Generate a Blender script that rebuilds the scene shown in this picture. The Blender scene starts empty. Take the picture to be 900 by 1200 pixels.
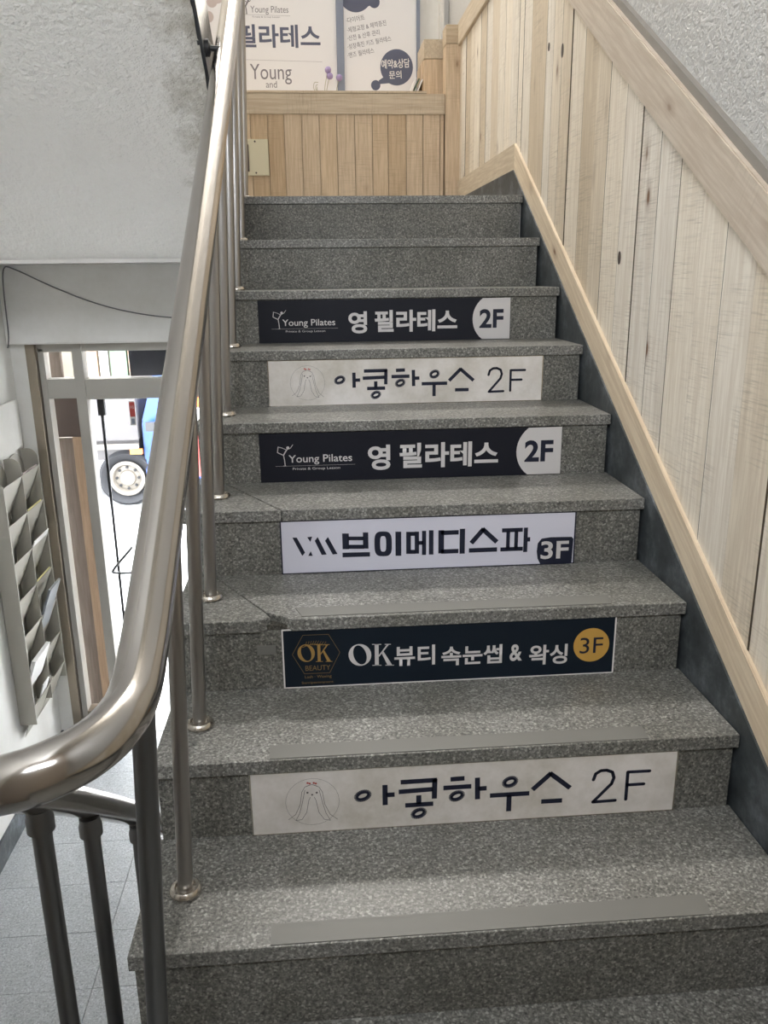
import bpy, bmesh, math, random
from mathutils import Vector, Matrix
random.seed(7)
SC = bpy.context.scene
COL = SC.collection
PI = math.pi

# ------------------------------------------------------------------ camera
YAW, PITCH, ROLL, FPX = 0.0765, -0.2814, -0.0118, 965.2
def cam_axes(a, b, c):
    ca, sa, cb, sb = math.cos(a), math.sin(a), math.cos(b), math.sin(b)
    f = Vector((sa*cb, ca*cb, sb)); r = Vector((ca, -sa, 0)); u = r.cross(f)
    cc, sc = math.cos(c), math.sin(c)
    return cc*r+sc*u, -sc*r+cc*u, f
r_, u_, f_ = cam_axes(YAW, PITCH, ROLL)
cd = bpy.data.cameras.new('camera'); cam = bpy.data.objects.new('camera', cd); COL.objects.link(cam)
cd.sensor_fit = 'HORIZONTAL'; cd.sensor_width = 36; cd.lens = FPX/900*36; cd.clip_start = 0.02; cd.clip_end = 300
mw = Matrix(((r_.x, u_.x, -f_.x, .3397), (r_.y, u_.y, -f_.y, -1.1074), (r_.z, u_.z, -f_.z, 1.0554), (0, 0, 0, 1)))
cam.matrix_world = mw
SC.camera = cam
# ------------------------------------------------------------------ world, sun, lamps, exposure
SC.view_settings.view_transform = 'Standard'; SC.view_settings.look = 'None'
SC.view_settings.gamma = 1; SC.view_settings.use_curve_mapping = False
SC.view_settings.exposure = 0.45
SC.cycles.use_denoising = True
SC.cycles.max_bounces = 10; SC.cycles.diffuse_bounces = 6; SC.cycles.glossy_bounces = 5
w = bpy.data.worlds.new('sky'); SC.world = w; w.use_nodes = True
wn = w.node_tree.nodes; wn['Background'].inputs[0].default_value = (.90, .95, 1, 1); wn['Background'].inputs[1].default_value = 14.0
def lamp(name, kind, loc, rot, energy, **k):
    l = bpy.data.lights.new(name, kind); l.energy = energy
    for a, v in k.items():
        if a == 'portal': l.cycles.is_portal = True
        else: setattr(l, a, v)
    o = bpy.data.objects.new(name, l); o.location = loc; o.rotation_euler = rot; COL.objects.link(o); return o
sun = lamp('sun', 'SUN', (0, 0, 10), (0, 0, 0), 9.0, angle=.01, color=(1, .93, .82))
sun.rotation_euler = Vector((-.62, .22, .75)).to_track_quat('Z', 'Y').to_euler()
lamp('door_daylight_portal', 'AREA', (-.45, 3.34, -.45), (-PI/2, 0, 0), 1, shape='RECTANGLE', size=1.4, size_y=2.4, portal=1)
lamp('added_rear_window_portal', 'AREA', (0, -1.68, 2.4), (PI/2, 0, 0), 1, shape='RECTANGLE', size=1.3, size_y=.9, portal=1)
lamp('added_lamp_light', 'AREA', (.45, 4.38, 4.75), Vector((0, .97, .24)).to_track_quat('Z', 'Y').to_euler(), 165, spread=math.radians(180), shape='RECTANGLE', size=1.4, size_y=.7, color=(1, .96, .9))  # unseen lamp added above the landing to light the tread fronts

# ------------------------------------------------------------------ materials
def mat(name, base=(.5, .5, .5), rough=.5, metal=0, **k):
    m = bpy.data.materials.new(name); m.use_nodes = True
    b = m.node_tree.nodes['Principled BSDF']
    b.inputs['Base Color'].default_value = (*base, 1); b.inputs['Roughness'].default_value = rough
    b.inputs['Metallic'].default_value = metal
    for a, v in k.items(): b.inputs[a].default_value = v
    return m
class N:
    def __init__(s, m): s.m = m; s.t = m.node_tree; s.b = s.t.nodes['Principled BSDF']
    def n(s, typ, **k):
        x = s.t.nodes.new(typ)
        for a, v in k.items():
            if a in x.inputs: x.inputs[a].default_value = v
            else: setattr(x, a, v)
        return x
    def l(s, a, b): s.t.links.new(a, b)
    def coord(s, scale=(1, 1, 1), rnd=False):
        tc = s.n('ShaderNodeTexCoord'); mp = s.n('ShaderNodeMapping'); mp.inputs['Scale'].default_value = scale
        s.l(tc.outputs['Object'], mp.inputs['Vector'])
        if rnd:
            oi = s.n('ShaderNodeObjectInfo'); ml = s.n('ShaderNodeMath', operation='MULTIPLY'); ml.inputs[1].default_value = 37.
            s.l(oi.outputs['Random'], ml.inputs[0]); cb = s.n('ShaderNodeCombineXYZ')
            for i in range(3): s.l(ml.outputs[0], cb.inputs[i])
            s.l(cb.outputs[0], mp.inputs['Location'])
        return mp.outputs[0]
    def ramp(s, fac, stops):
        r = s.n('ShaderNodeValToRGB'); e = r.color_ramp.elements
        while len(e) < len(stops): e.new(.5)
        for i, (p, c) in enumerate(stops): e[i].position = p; e[i].color = (*c, 1) if len(c) == 3 else c
        s.l(fac, r.inputs[0]); return r.outputs[0]
    def mix(s, f, a, b, mode='MIX'):
        x = s.n('ShaderNodeMix', data_type='RGBA', blend_type=mode)
        for v, i in ((f, 0), (a, 6), (b, 7)):
            if isinstance(v, (int, float)): x.inputs[i].default_value = v
            elif isinstance(v, tuple): x.inputs[i].default_value = (*v, 1)
            else: s.l(v, x.inputs[i])
        return x.outputs[2]
    def bump(s, h, st=.3, dist=.002):
        b = s.n('ShaderNodeBump'); b.inputs['Strength'].default_value = st; b.inputs['Distance'].default_value = dist
        s.l(h, b.inputs['Height']); s.l(b.outputs[0], s.b.inputs['Normal'])

def granite(name, dark, mid, light, rough, scale=1.0, dirt=.35):
    m = mat(name, rough=rough); g = N(m); c = g.coord((scale,)*3)
    n1 = g.n('ShaderNodeTexNoise', Scale=150., Detail=4., Roughness=.75); g.l(c, n1.inputs['Vector'])
    v = g.n('ShaderNodeTexVoronoi', Scale=260.); g.l(c, v.inputs['Vector'])
    a = g.ramp(n1.outputs['Fac'], [(.30, dark), (.48, mid), (.66, light)])
    sp = g.n('ShaderNodeSeparateColor'); g.l(v.outputs['Color'], sp.inputs[0])
    b = g.ramp(sp.outputs[0], [(.0, dark), (.35, mid), (.8, mid), (.95, light)])
    x = g.mix(.5, a, b)
    n2 = g.n('ShaderNodeTexNoise', Scale=5., Detail=5., Roughness=.65); g.l(c, n2.inputs['Vector'])
    d = g.ramp(n2.outputs['Fac'], [(.3, (1-dirt, 1-dirt, 1-dirt*1.1)), (.62, (1, 1, 1))])
    g.l(g.mix(1., x, d, 'MULTIPLY'), g.b.inputs['Base Color'])
    rr = g.n('ShaderNodeMapRange'); g.l(n2.outputs['Fac'], rr.inputs[0]); rr.inputs[3].default_value = rough-.08; rr.inputs[4].default_value = rough+.12
    g.l(rr.outputs[0], g.b.inputs['Roughness']); g.bump(n1.outputs['Fac'], .18, .0008)
    return m
M = {}
M['granite'] = granite('grey_granite', (.02, .02, .019), (.17, .168, .158), (.58, .575, .54), .38)
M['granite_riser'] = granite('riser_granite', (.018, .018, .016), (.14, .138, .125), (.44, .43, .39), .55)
M['granite_floor'] = granite('floor_granite', (.20, .21, .22), (.46, .48, .50), (.72, .74, .76), .3, .8, .12)
M['strip'] = mat('strip_grey', (.17, .168, .155), .5)
M['joint'] = mat('joint_dark', (.03, .028, .025), .9)
M['broken'] = granite('broken_granite', (.015, .014, .012), (.07, .065, .055), (.2, .19, .16), .9)
M['concrete'] = mat('concrete', (.22, .22, .21), .8)

def plaster(name, col, bump=.5, scale=60., dist=.004, stain=0., rough=.75):
    m = mat(name, col, rough); g = N(m); c = g.coord()
    n1 = g.n('ShaderNodeTexNoise', Scale=scale, Detail=4., Roughness=.6); g.l(c, n1.inputs['Vector'])
    n2 = g.n('ShaderNodeTexNoise', Scale=3.5, Detail=6., Roughness=.7); g.l(c, n2.inputs['Vector'])
    d = g.ramp(n2.outputs['Fac'], [(.3, (1-stain, 1-stain*1.05, 1-stain*1.25)), (.6, (1, 1, 1))])
    g.l(g.mix(1., col, d, 'MULTIPLY'), g.b.inputs['Base Color'])
    g.bump(n1.outputs['Fac'], bump, dist); return m
M['wall'] = plaster('white_plaster', (.78, .765, .735), .25, 35., .003, .10)
M['beam'] = plaster('beam_plaster', (.86, .85, .83), .2, 25., .003, .10)
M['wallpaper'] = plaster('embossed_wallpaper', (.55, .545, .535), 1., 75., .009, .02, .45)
M['rear'] = mat('tan_paint', (.34, .29, .24), .7)
M['ceiling'] = mat('ceiling_white', (.5, .49, .46), .8)
# soffit: rough rolled paint, grime towards the chipped edge at +X
m = mat('soffit_paint', (.7, .7, .68), .6); g = N(m); c = g.coord()
n1 = g.n('ShaderNodeTexNoise', Scale=48., Detail=3., Roughness=.6); g.l(c, n1.inputs['Vector'])
n2 = g.n('ShaderNodeTexNoise', Scale=9., Detail=7., Roughness=.75); g.l(c, n2.inputs['Vector'])
sx = g.n('ShaderNodeSeparateXYZ'); g.l(c, sx.inputs[0])
mr = g.n('ShaderNodeMapRange'); g.l(sx.outputs[0], mr.inputs[0]); mr.inputs[1].default_value = -.28; mr.inputs[2].default_value = .05
mm = g.n('ShaderNodeMath', operation='MULTIPLY'); g.l(mr.outputs[0], mm.inputs[0]); g.l(n2.outputs['Fac'], mm.inputs[1])
st = g.ramp(mm.outputs[0], [(.33, (0, 0, 0)), (.42, (.35, .35, .35)), (.62, (1, 1, 1))])
g.l(g.mix(st, (.87, .855, .82), (.40, .37, .30)), g.b.inputs['Base Color']); g.bump(n1.outputs['Fac'], 1., .014)
M['soffit'] = m
M['chip'] = plaster('chipped_plaster', (.42, .40, .35), 1., 40., .01, .4)
# skirting paint
m = mat('skirting_paint', (.06, .07, .075), .5); g = N(m); c = g.coord()
n1 = g.n('ShaderNodeTexNoise', Scale=8., Detail=7., Roughness=.75); g.l(c, n1.inputs['Vector'])
g.l(g.ramp(n1.outputs['Fac'], [(.35, (.03, .037, .04)), (.5, (.06, .07, .076)), (.68, (.17, .19, .21))]), g.b.inputs['Base Color'])
M['skirting'] = m
def wood(name, light, dark, rough=.6, grain=(40, 40, 2.2), saw=.25, knots=True, tint=.12, rot=None):
    m = mat(name, light, rough); g = N(m)
    tc = g.coord((1, 1, 1), True)
    if rot is not None:
        mr = g.n('ShaderNodeMapping'); mr.inputs['Rotation'].default_value = rot; g.l(tc, mr.inputs['Vector']); tc = mr.outputs[0]
    mp = g.n('ShaderNodeMapping'); mp.inputs['Scale'].default_value = grain; g.l(tc, mp.inputs['Vector'])
    n1 = g.n('ShaderNodeTexNoise', Scale=2.2, Detail=7., Roughness=.65); g.l(mp.outputs[0], n1.inputs['Vector'])
    col = g.ramp(n1.outputs['Fac'], [(.28, dark), (.47, tuple((a+b)/2 for a, b in zip(light, dark))), (.56, light), (.75, tuple(min(1, a*1.12) for a in light))])
    # patches of saw marks across the grain
    mp2 = g.n('ShaderNodeMapping'); mp2.inputs['Scale'].default_value = tuple(9. if a > 10 else 260. for a in grain); g.l(tc, mp2.inputs['Vector'])
    n2 = g.n('ShaderNodeTexNoise', Scale=1., Detail=3., Roughness=.7); g.l(mp2.outputs[0], n2.inputs['Vector'])
    n3 = g.n('ShaderNodeTexNoise', Scale=6., Detail=2.); g.l(tc, n3.inputs['Vector'])
    s1 = g.ramp(n2.outputs['Fac'], [(.34, (1, 1, 1)), (.50, (0, 0, 0))])
    s2 = g.ramp(n3.outputs['Fac'], [(.42, (0, 0, 0)), (.6, (saw, saw, saw))])
    f = g.mix(1., s1, s2, 'MULTIPLY')
    col = g.mix(f, col, tuple(a*.6 for a in dark))
    if knots:
        mk = g.n('ShaderNodeMapping'); mk.inputs['Scale'].default_value = tuple(6.5 if a > 10 else 3. for a in grain); g.l(tc, mk.inputs['Vector'])
        v = g.n('ShaderNodeTexVoronoi', Scale=1.); g.l(mk.outputs[0], v.inputs['Vector'])
        k = g.ramp(v.outputs['Distance'], [(.035, (1, 1, 1)), (.075, (.28, .28, .28)), (.16, (0, 0, 0))])
        col = g.mix(k, col, (.20, .10, .045))
    oi = g.n('ShaderNodeObjectInfo')
    t = g.ramp(oi.outputs['Random'], [(0, (1-tint, 1-tint*1.2, 1-tint*1.5)), (.5, (1, 1, 1)), (1, (1-tint*.3, 1-tint*.2, 1))])
    col = g.mix(1., col, t, 'MULTIPLY')
    g.l(col, g.b.inputs['Base Color']); g.bump(n1.outputs['Fac'], .25, .0015)
    return m
M['plank'] = wood('whitewashed_plank', (.90, .825, .71), (.74, .65, .53), saw=.5, tint=.26)
M['plank_warm'] = wood('warm_plank', (.68, .53, .37), (.54, .40, .26), saw=.35, tint=.2)
AS = math.atan(.59)
M['batten'] = wood('sloped_batten', (.80, .68, .52), (.66, .53, .38), grain=(40, 2.2, 40), saw=.1, rot=(-AS, 0, 0))
M['batten_y'] = wood('level_batten', (.68, .59, .46), (.55, .45, .33), grain=(40, 2.2, 40), saw=.2)
M['batten_x'] = wood('cross_batten', (.60, .50, .37), (.48, .37, .26), grain=(2.2, 40, 40), saw=.5, knots=False)
M['cap_wood'] = wood('cap_wood', (.62, .54, .45), (.52, .43, .34), grain=(40, 2.2, 40), saw=.2, rot=(-AS, 0, 0))
M['lip'] = mat('grey_wood_lip', (.27, .25, .225), .7)
M['plank_edge'] = mat('plank_edge', (.10, .075, .05), .9)  # dark plank sides: shade of the gaps put into the colour, with dirt
M['outer_wood'] = wood('outer_wood', (.34, .235, .16), (.24, .16, .10), grain=(40, 40, 2.2), saw=.1)
M['outer_board'] = wood('outer_board', (.13, .10, .08), (.08, .06, .045), grain=(40, 40, 2.2), saw=.1)
# steel
m = mat('polished_steel', (.47, .445, .42), .16, 1.); g = N(m); c = g.coord((1, 1, 1))
n1 = g.n('ShaderNodeTexNoise', Scale=25., Detail=4.); g.l(c, n1.inputs['Vector'])
rr = g.n('ShaderNodeMapRange'); g.l(n1.outputs['Fac'], rr.inputs[0]); rr.inputs[3].default_value = .1; rr.inputs[4].default_value = .24
g.l(rr.outputs[0], g.b.inputs['Roughness']); M['rail'] = m
M['steel'] = mat('brushed_steel', (.40, .385, .37), .3, 1.)
M['steel_dark'] = mat('dark_steel', (.20, .205, .215), .36, 1.)  # darker steel; dark reflections on the lower posts put into the colour
M['flange'] = mat('flange_steel', (.62, .58, .52), .25, 1.)
M['black'] = mat('black_plastic', (.02, .02, .022), .5)
M['dark_stone'] = mat('dark_stone', (.035, .037, .042), .25)
M['white_sign'] = plaster('aged_white_panel', (.78, .745, .72), .02, 20., .0005, .38, .4)
M['cool_sign'] = mat('cool_white_panel', (.66, .66, .76), .4)
M['navy_sign'] = mat('navy_panel', (.009, .010, .017), .5, **{'Specular IOR Level': .25})
M['teal_sign'] = mat('teal_black_panel', (.004, .010, .019), .5, **{'Specular IOR Level': .3})
M['ink'] = mat('ink_navy', (.014, .017, .035), .5, **{'Specular IOR Level': .3})
M['ink_thin'] = mat('ink_grey', (.10, .09, .09), .5)
M['white'] = mat('print_white', (.78, .76, .75), .45)
M['dirty_white'] = mat('print_offwhite', (.62, .60, .60), .45)
M['gold'] = mat('print_gold', (.55, .32, .07), .4)
M['gold_mid'] = mat('print_mid_gold', (.36, .22, .065), .45)
M['gold_dark'] = mat('print_dull_gold', (.22, .14, .05), .5)
M['red'] = mat('print_red', (.45, .06, .05), .5)
M['poster'] = mat('poster_paper', (.80, .79, .81), .4)
M['poster_ink'] = mat('poster_ink', (.10, .11, .17), .5)
M['poster_grey'] = mat('poster_grey', (.20, .19, .22), .5)
M['poster_pink'] = mat('poster_pink', (.55, .47, .46), .5)
M['frame_blue'] = mat('poster_frame', (.22, .25, .33), .4)
M['cream'] = mat('cream_metal', (.68, .63, .46), .45)
M['door_frame'] = mat('door_steel', (.46, .44, .40), .5, .1)
M['bronze'] = mat('bronze_trim', (.34, .29, .23), .35, .6)
M['rack'] = mat('rack_metal', (.38, .36, .31), .45)
M['paper'] = mat('paper', (.78, .77, .76), .6)
M['paper_y'] = mat('paper_yellow', (.70, .66, .30), .6)
M['magazine'] = mat('magazine_grey', (.30, .32, .35), .5)
M['truck_blue'] = mat('truck_blue', (.012, .05, .22), .3)
M['truck_grey'] = mat('truck_grey', (.06, .055, .055), .6)
M['tyre'] = mat('tyre_rubber', (.012, .012, .014), .8)
M['rim'] = mat('rim_paint', (.13, .115, .095), .5)
M['orange'] = mat('orange_lens', (.5, .12, .02), .3)
M['road'] = mat('road', (.45, .45, .45), .8)
M['dark_panel'] = mat('dark_panel', (.02, .022, .03), .4)
M['brown_panel'] = mat('brown_panel', (.07, .05, .042), .5)
M['facade'] = plaster('facade_stucco', (.11, .095, .07), .2, 20., .003, .1)
M['green'] = mat('pale_green', (.09, .13, .085), .6)
M['purple'] = mat('purple_flower', (.35, .28, .50), .7)
M['stem'] = mat('stem', (.42, .40, .30), .7)
m = mat('clear_glass', (1, 1, 1), .02); N(m).b.inputs['Transmission Weight'].default_value = 1; N(m).b.inputs['IOR'].default_value = 1.02; M['glass'] = m
m = mat('lamp_glow', (1, 1, 1)); N(m).b.inputs['Emission Color'].default_value = (1, .95, .88, 1); N(m).b.inputs['Emission Strength'].default_value = 16; M['glow'] = m

# ------------------------------------------------------------------ helpers
def link(name, me, material=None, parent=None):
    o = bpy.data.objects.new(name, me); COL.objects.link(o)
    if material is not None: me.materials.clear(); me.materials.append(material)
    if parent is not None: o.parent = parent
    return o
def bm_obj(name, bm, material=None, parent=None, smooth=False):
    bmesh.ops.recalc_face_normals(bm, faces=bm.faces)
    me = bpy.data.meshes.new(name); bm.to_mesh(me); bm.free()
    if smooth:
        for p in me.polygons: p.use_smooth = True
        try: me.set_sharp_from_angle(angle=math.radians(40))
        except Exception: pass
    return link(name, me, material, parent)
def edge_dirt_shade(o, ax):  # paints gap shade and dirt onto the side faces of a plank
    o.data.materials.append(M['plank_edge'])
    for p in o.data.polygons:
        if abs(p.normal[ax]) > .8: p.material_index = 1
def add_box(bm, x0, x1, y0, y1, z0, z1, bev=0):
    r = bmesh.ops.create_cube(bm, size=1)
    for v in r['verts']: v.co = Vector(((x0+x1)/2+v.co.x*(x1-x0), (y0+y1)/2+v.co.y*(y1-y0), (z0+z1)/2+v.co.z*(z1-z0)))
    if bev:
        es = list({e for v in r['verts'] for e in v.link_edges})
        bmesh.ops.bevel(bm, geom=es, offset=bev, segments=2, affect='EDGES', profile=.6)
def box(name, x0, x1, y0, y1, z0, z1, mt, parent=None, bev=0):
    bm = bmesh.new(); add_box(bm, x0, x1, y0, y1, z0, z1, bev); return bm_obj(name, bm, mt, parent)
def add_prism(bm, pts, axis, a0, a1):
    """pts: 2D polygon in the other two axes (kept order x<y<z), extruded along axis from a0 to a1"""
    def P(p, a): return Vector({'X': (a, p[0], p[1]), 'Y': (p[0], a, p[1]), 'Z': (p[0], p[1], a)}[axis])
    A = [bm.verts.new(P(p, a0)) for p in pts]; B = [bm.verts.new(P(p, a1)) for p in pts]
    bm.faces.new(A); bm.faces.new(B[::-1])
    for i in range(len(pts)): j = (i+1) % len(pts); bm.faces.new((A[i], A[j], B[j], B[i]))
def prism(name, pts, axis, a0, a1, mt, parent=None, bev=0):
    bm = bmesh.new(); add_prism(bm, pts, axis, a0, a1)
    if bev: bmesh.ops.recalc_face_normals(bm, faces=bm.faces); bmesh.ops.bevel(bm, geom=list(bm.edges), offset=bev, segments=2, affect='EDGES')
    return bm_obj(name, bm, mt, parent)
def add_tube(bm, pts, r, seg=16, cap=True):
    pts = [Vector(p) for p in pts]; n = len(pts); rs = r if isinstance(r, (list, tuple)) else [r]*n
    prev = None; rings = []
    for i, p in enumerate(pts):
        t = (pts[min(i+1, n-1)]-pts[max(i-1, 0)]).normalized()
        if prev is None:
            a = Vector((0, 0, 1)) if abs(t.z) < .9 else Vector((1, 0, 0)); u = t.cross(a).normalized()
        else: u = (prev-t*prev.dot(t)).normalized()
        prev = u; v = t.cross(u)
        rings.append([bm.verts.new(p+(u*math.cos(2*PI*k/seg)+v*math.sin(2*PI*k/seg))*rs[i]) for k in range(seg)])
    for a, b in zip(rings, rings[1:]):
        for k in range(seg): bm.faces.new((a[k], a[(k+1) % seg], b[(k+1) % seg], b[k]))
    if cap: bm.faces.new(rings[0][::-1]); bm.faces.new(rings[-1])
def tube(name, pts, r, mt, parent=None, seg=16):
    bm = bmesh.new(); add_tube(bm, pts, r, seg); return bm_obj(name, bm, mt, parent, True)
def lathe(name, prof, loc, mt, parent=None, seg=28, axis='Z', caps=True):
    bm = bmesh.new(); rings = []
    for r, h in prof:
        ring = []
        for k in range(seg):
            a = 2*PI*k/seg; x, y = r*math.cos(a), r*math.sin(a)
            co = (x, y, h) if axis == 'Z' else (x, h, y)
            ring.append(bm.verts.new(Vector(loc)+Vector(co)))
        rings.append(ring)
    for a, b in zip(rings, rings[1:]):
        for k in range(seg): bm.faces.new((a[k], a[(k+1) % seg], b[(k+1) % seg], b[k]))
    if caps: bm.faces.new(rings[0][::-1]); bm.faces.new(rings[-1])
    return bm_obj(name, bm, mt, parent, True)
def tag(o, label=None, cat=None, group=None, kind=None):
    if label: o['label'] = label
    if cat: o['category'] = cat
    if group: o['group'] = group
    if kind: o['kind'] = kind
    return o
def empty(name, loc=(0, 0, 0)):
    o = bpy.data.objects.new(name, None); COL.objects.link(o); o.empty_display_size = .05
    o.location = loc; return o
def thing(name, label, cat, group=None, kind=None): return tag(empty(name), label, cat, group, kind)
def catmull(P, n=10):
    P = [Vector(p) for p in P]; out = []
    for i in range(len(P)-1):
        p0, p1, p2, p3 = P[max(i-1, 0)], P[i], P[i+1], P[min(i+2, len(P)-1)]
        for k in range(n):
            t = k/n
            out.append(.5*((2*p1)+(p2-p0)*t+(2*p0-5*p1+4*p2-p3)*t*t+(3*p1-p0-3*p2+p3)*t**3))
    out.append(P[-1]); return out

T, R, W = .28, .1678, 1.15
ZG = -1.512          # ground floor level
ZL = 8*R             # upper landing level
XL = -1.17           # left wall
XR = 1.18            # right wall
YB = 3.88            # parapet on the upper landing

# ================================================================== setting
wl = tag(box('wall_left', XL-.15, XL, -1.75, 3.3, ZG-.1, 5.6, M['wall']), 'white painted plaster wall on the left with the letter rack', kind='structure')
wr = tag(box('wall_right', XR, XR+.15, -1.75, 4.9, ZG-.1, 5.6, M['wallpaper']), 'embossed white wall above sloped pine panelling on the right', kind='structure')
tag(box('ceiling', XL-.15, XR+.15, -1.9, 4.9, 5.6, 5.75, M['ceiling']), 'white stairwell ceiling', kind='structure')
box('wall_upper', XL-.15, XL, 3.3, 4.9, 1.118, 5.6, M['wall'], wl)
# rear wall behind the camera; its unseen window is added and sized for light
wb = tag(empty('wall_rear'), 'tan rear stairwell wall with an unseen window added for light', kind='structure')
for nm, a in (('wall_panel', (XL, XR, -1.75, -1.6, ZG, 1.95)), ('wall_panel', (XL, XR, -1.75, -1.6, 2.85, 5.6)),
              ('wall_panel', (XL, -.65, -1.75, -1.6, 1.95, 2.85)), ('wall_panel', (.65, XR, -1.75, -1.6, 1.95, 2.85))):
    box(nm, *a, M['rear'], wb)
# ground floor with granite tiles
fl = tag(box('floor', XL, XR, -1.6, 3.3, ZG-.08, ZG-.006, M['joint']), 'ground floor of pale granite tiles inside the entrance', kind='structure')
tile_me = {}
y = 2.306-.285*14
while y < 3.25:
    for i, x0 in enumerate((-1.17, -.585, 0., .585)):
        x1 = min(x0+.585, XR); y1 = min(y+.285, 3.28)
        key = (round(x1-x0, 3), round(y1-y, 3))
        if key not in tile_me:
            bm = bmesh.new(); add_box(bm, .0012, key[0]-.0012, .0012, key[1]-.0012, -.006, 0, 0)
            me = bpy.data.meshes.new('tile'); bm.to_mesh(me); bm.free(); me.materials.append(M['granite_floor']); tile_me[key] = me
        o = bpy.data.objects.new('tile', tile_me[key]); COL.objects.link(o); o.parent = fl; o.location = (x0, y, ZG+random.uniform(0, .0006))
    y += .285
# left baseboard
bb = tag(box('baseboard_left', XL, XL+.012, -1.6, 3.15, ZG, ZG+.12, M['skirting']), 'dark grey baseboard along the left wall', kind='structure')
bb2 = tag(box('baseboard_pier', XL+.0, -1.078, 3.128, 3.142, ZG, ZG+.10, M['dark_stone']), 'black baseboard block at the foot of the door pier', kind='structure')
# lintel beam, pier, door wall
bmw = tag(empty('wall_front'), 'white front wall with lintel beam over the street door', kind='structure')
lb = box('lintel_beam', XL, XR, 3.1, 3.3, .745, 1.118, M['beam'], bmw, .004)
box('beam_lip', XL+.03, XR, 3.085, 3.1, .745, .752, M['wall'], bmw)
box('pier', XL, -1.1, 3.142, 3.3, ZG, .745, M['wall'], bmw)
box('wall_panel', .12, XR, 3.142, 3.3, ZG, .745, M['wall'], bmw)
wbk = tag(empty('wall_back'), 'white wall behind the posters on the upper landing', kind='structure')
box('wall_panel', XL, XR, 4.46, 4.62, 1.118, 5.6, M['wall'], wbk)

box('ceiling_lip', XL, .02, 2.235, 2.25, 1.108, 1.125, M['wall'], bmw)
# upper landing slab
lf = tag(empty('floor_landing'), 'granite upper landing at the head of the stairs', kind='structure')
box('landing_slab', XL, W, 2.27, 4.46, 1.118, ZL-.029, M['beam'], lf)
for i, (a, b) in enumerate(((-1.17, -.585), (-.585, 0.), (0., .575), (.575, W))):
    for j in range(3):
        y0 = 2.54+j*.45 if j else 2.54; box('floor_slab', a+.001, b-.001, y0+.001, y0+.449, ZL-.028, ZL, M['granite'], lf)
box('floor_slab', XL, -.001, 2.25, 2.539, ZL-.028, ZL, M['granite'], lf)
# lower landing where one stands
ll = tag(empty('floor_half_landing'), 'granite half landing at the foot of the stairs', kind='structure')
box('landing_slab', .01, W, -1.6, .0, -R-.2, -R-.028, M['concrete'], ll)
for i in range(3): box('floor_slab', .0, W, -.5*(i+1)+.001, -.5*i-.001+(.009 if i == 0 else 0), -R-.028, -R, M['granite'], ll)
wi2 = tag(empty('window_1'), 'unseen window added in the rear stairwell wall for fill light', kind='structure')
for x in (-.65, .62): box('window_frame', x, x+.03, -1.72, -1.66, 1.95, 2.85, M['wall'], wi2)

# ------------------------------------------------------------------ right wall panelling
def zlow_b(Y):   # bottom of the lower batten
    return max(1.452-.5785*(2.438-Y), .0) if Y < 2.438 else 1.452
def zlow_t(Y): return max(1.556-.5785*(2.446-Y), .104) if Y < 2.446 else 1.556
def zcap_b(Y): return 1.872+.602*(Y-1.758) if Y < 2.371 else 2.241
def zcap_t(Y): return 1.768+.602*(Y-1.374) if Y < 2.349 else 2.355
Yj = [-1.6, -1.48, -1.35, -1.22, -1.1, -.98, -.85, -.73, -.6, -.48, -.35, -.22, -.1, .02, .13, .215, .318, .446, .575, .694, .825, .95, 1.075, 1.197, 1.335, 1.455, 1.586,
      1.723, 1.835, 1.94, 2.03, 2.125, 2.25, 2.371, 2.446, 2.58, 2.70, 2.83, 2.98, 3.11, 3.25, 3.40, 3.52, 3.65, 3.77, 3.875]
for a, b in zip(Yj, Yj[1:]):
    dx = random.uniform(-.0018, .0018); e = .0014
    a1, b1 = a+e, b-e
    if a < 2.446 and a > 2.3 or True:
        pts = [(a1, zlow_b(a1)+.03), (b1, zlow_b(b1)+.03), (b1, zcap_b(b1)+.03), (a1, zcap_b(a1)+.03)]
    bm = bmesh.new(); add_prism(bm, [(p[0]-a, p[1]) for p in pts], 'X', 1.1665+dx, 1.1778)
    o = bm_obj('plank', bm, M['plank'], wr); o.location = (0, a, 0); edge_dirt_shade(o, 1)
prism('backing_board', [(-1.6, .05), (0, .05), (2.44, 1.5), (3.87, 1.5), (3.87, 2.26), (2.37, 2.26), (-1.6, zcap_b(-1.6)+.02)], 'X', 1.1775, XR+.001, M['joint'], wr)
# battens
t1 = tag(empty('trim_1'), 'pale pine batten along the stair side below the panelling', kind='structure')
prism('batten', [(-.08, zlow_b(-.08)), (2.438, zlow_b(2.438)), (2.446, zlow_t(2.446)), (-.08, zlow_t(-.08))], 'X', 1.157, 1.168, M['batten'], t1, .002)
prism('batten', [(2.439, 1.452), (3.84, 1.452), (3.84, 1.556), (2.447, 1.556)], 'X', 1.1575, 1.168, M['batten_y'], t1, .002)
box('batten', 1.15, 1.167, -1.6, -.081, .0, .104, M['batten_y'], t1)
t2 = tag(empty('trim_2'), 'wide pine cap rail along the top of the panelling', kind='structure')
prism('cap_rail', [(-1.6, zcap_b(-1.6)), (2.371, 2.241), (2.349, 2.355), (-1.6, zcap_t(-1.6))], 'X', 1.152, XR, M['cap_wood'], t2, .003)
prism('cap_rail', [(2.372, 2.241), (3.86, 2.241), (3.86, 2.355), (2.350, 2.355)], 'X', 1.1525, XR, M['batten_y'], t2, .003)
prism('cap_lip', [(-1.6, zcap_t(-1.6)), (2.349, 2.355), (2.349, 2.377), (-1.6, zcap_t(-1.6)+.022)], 'X', 1.165, XR, M['lip'], t2)
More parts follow.
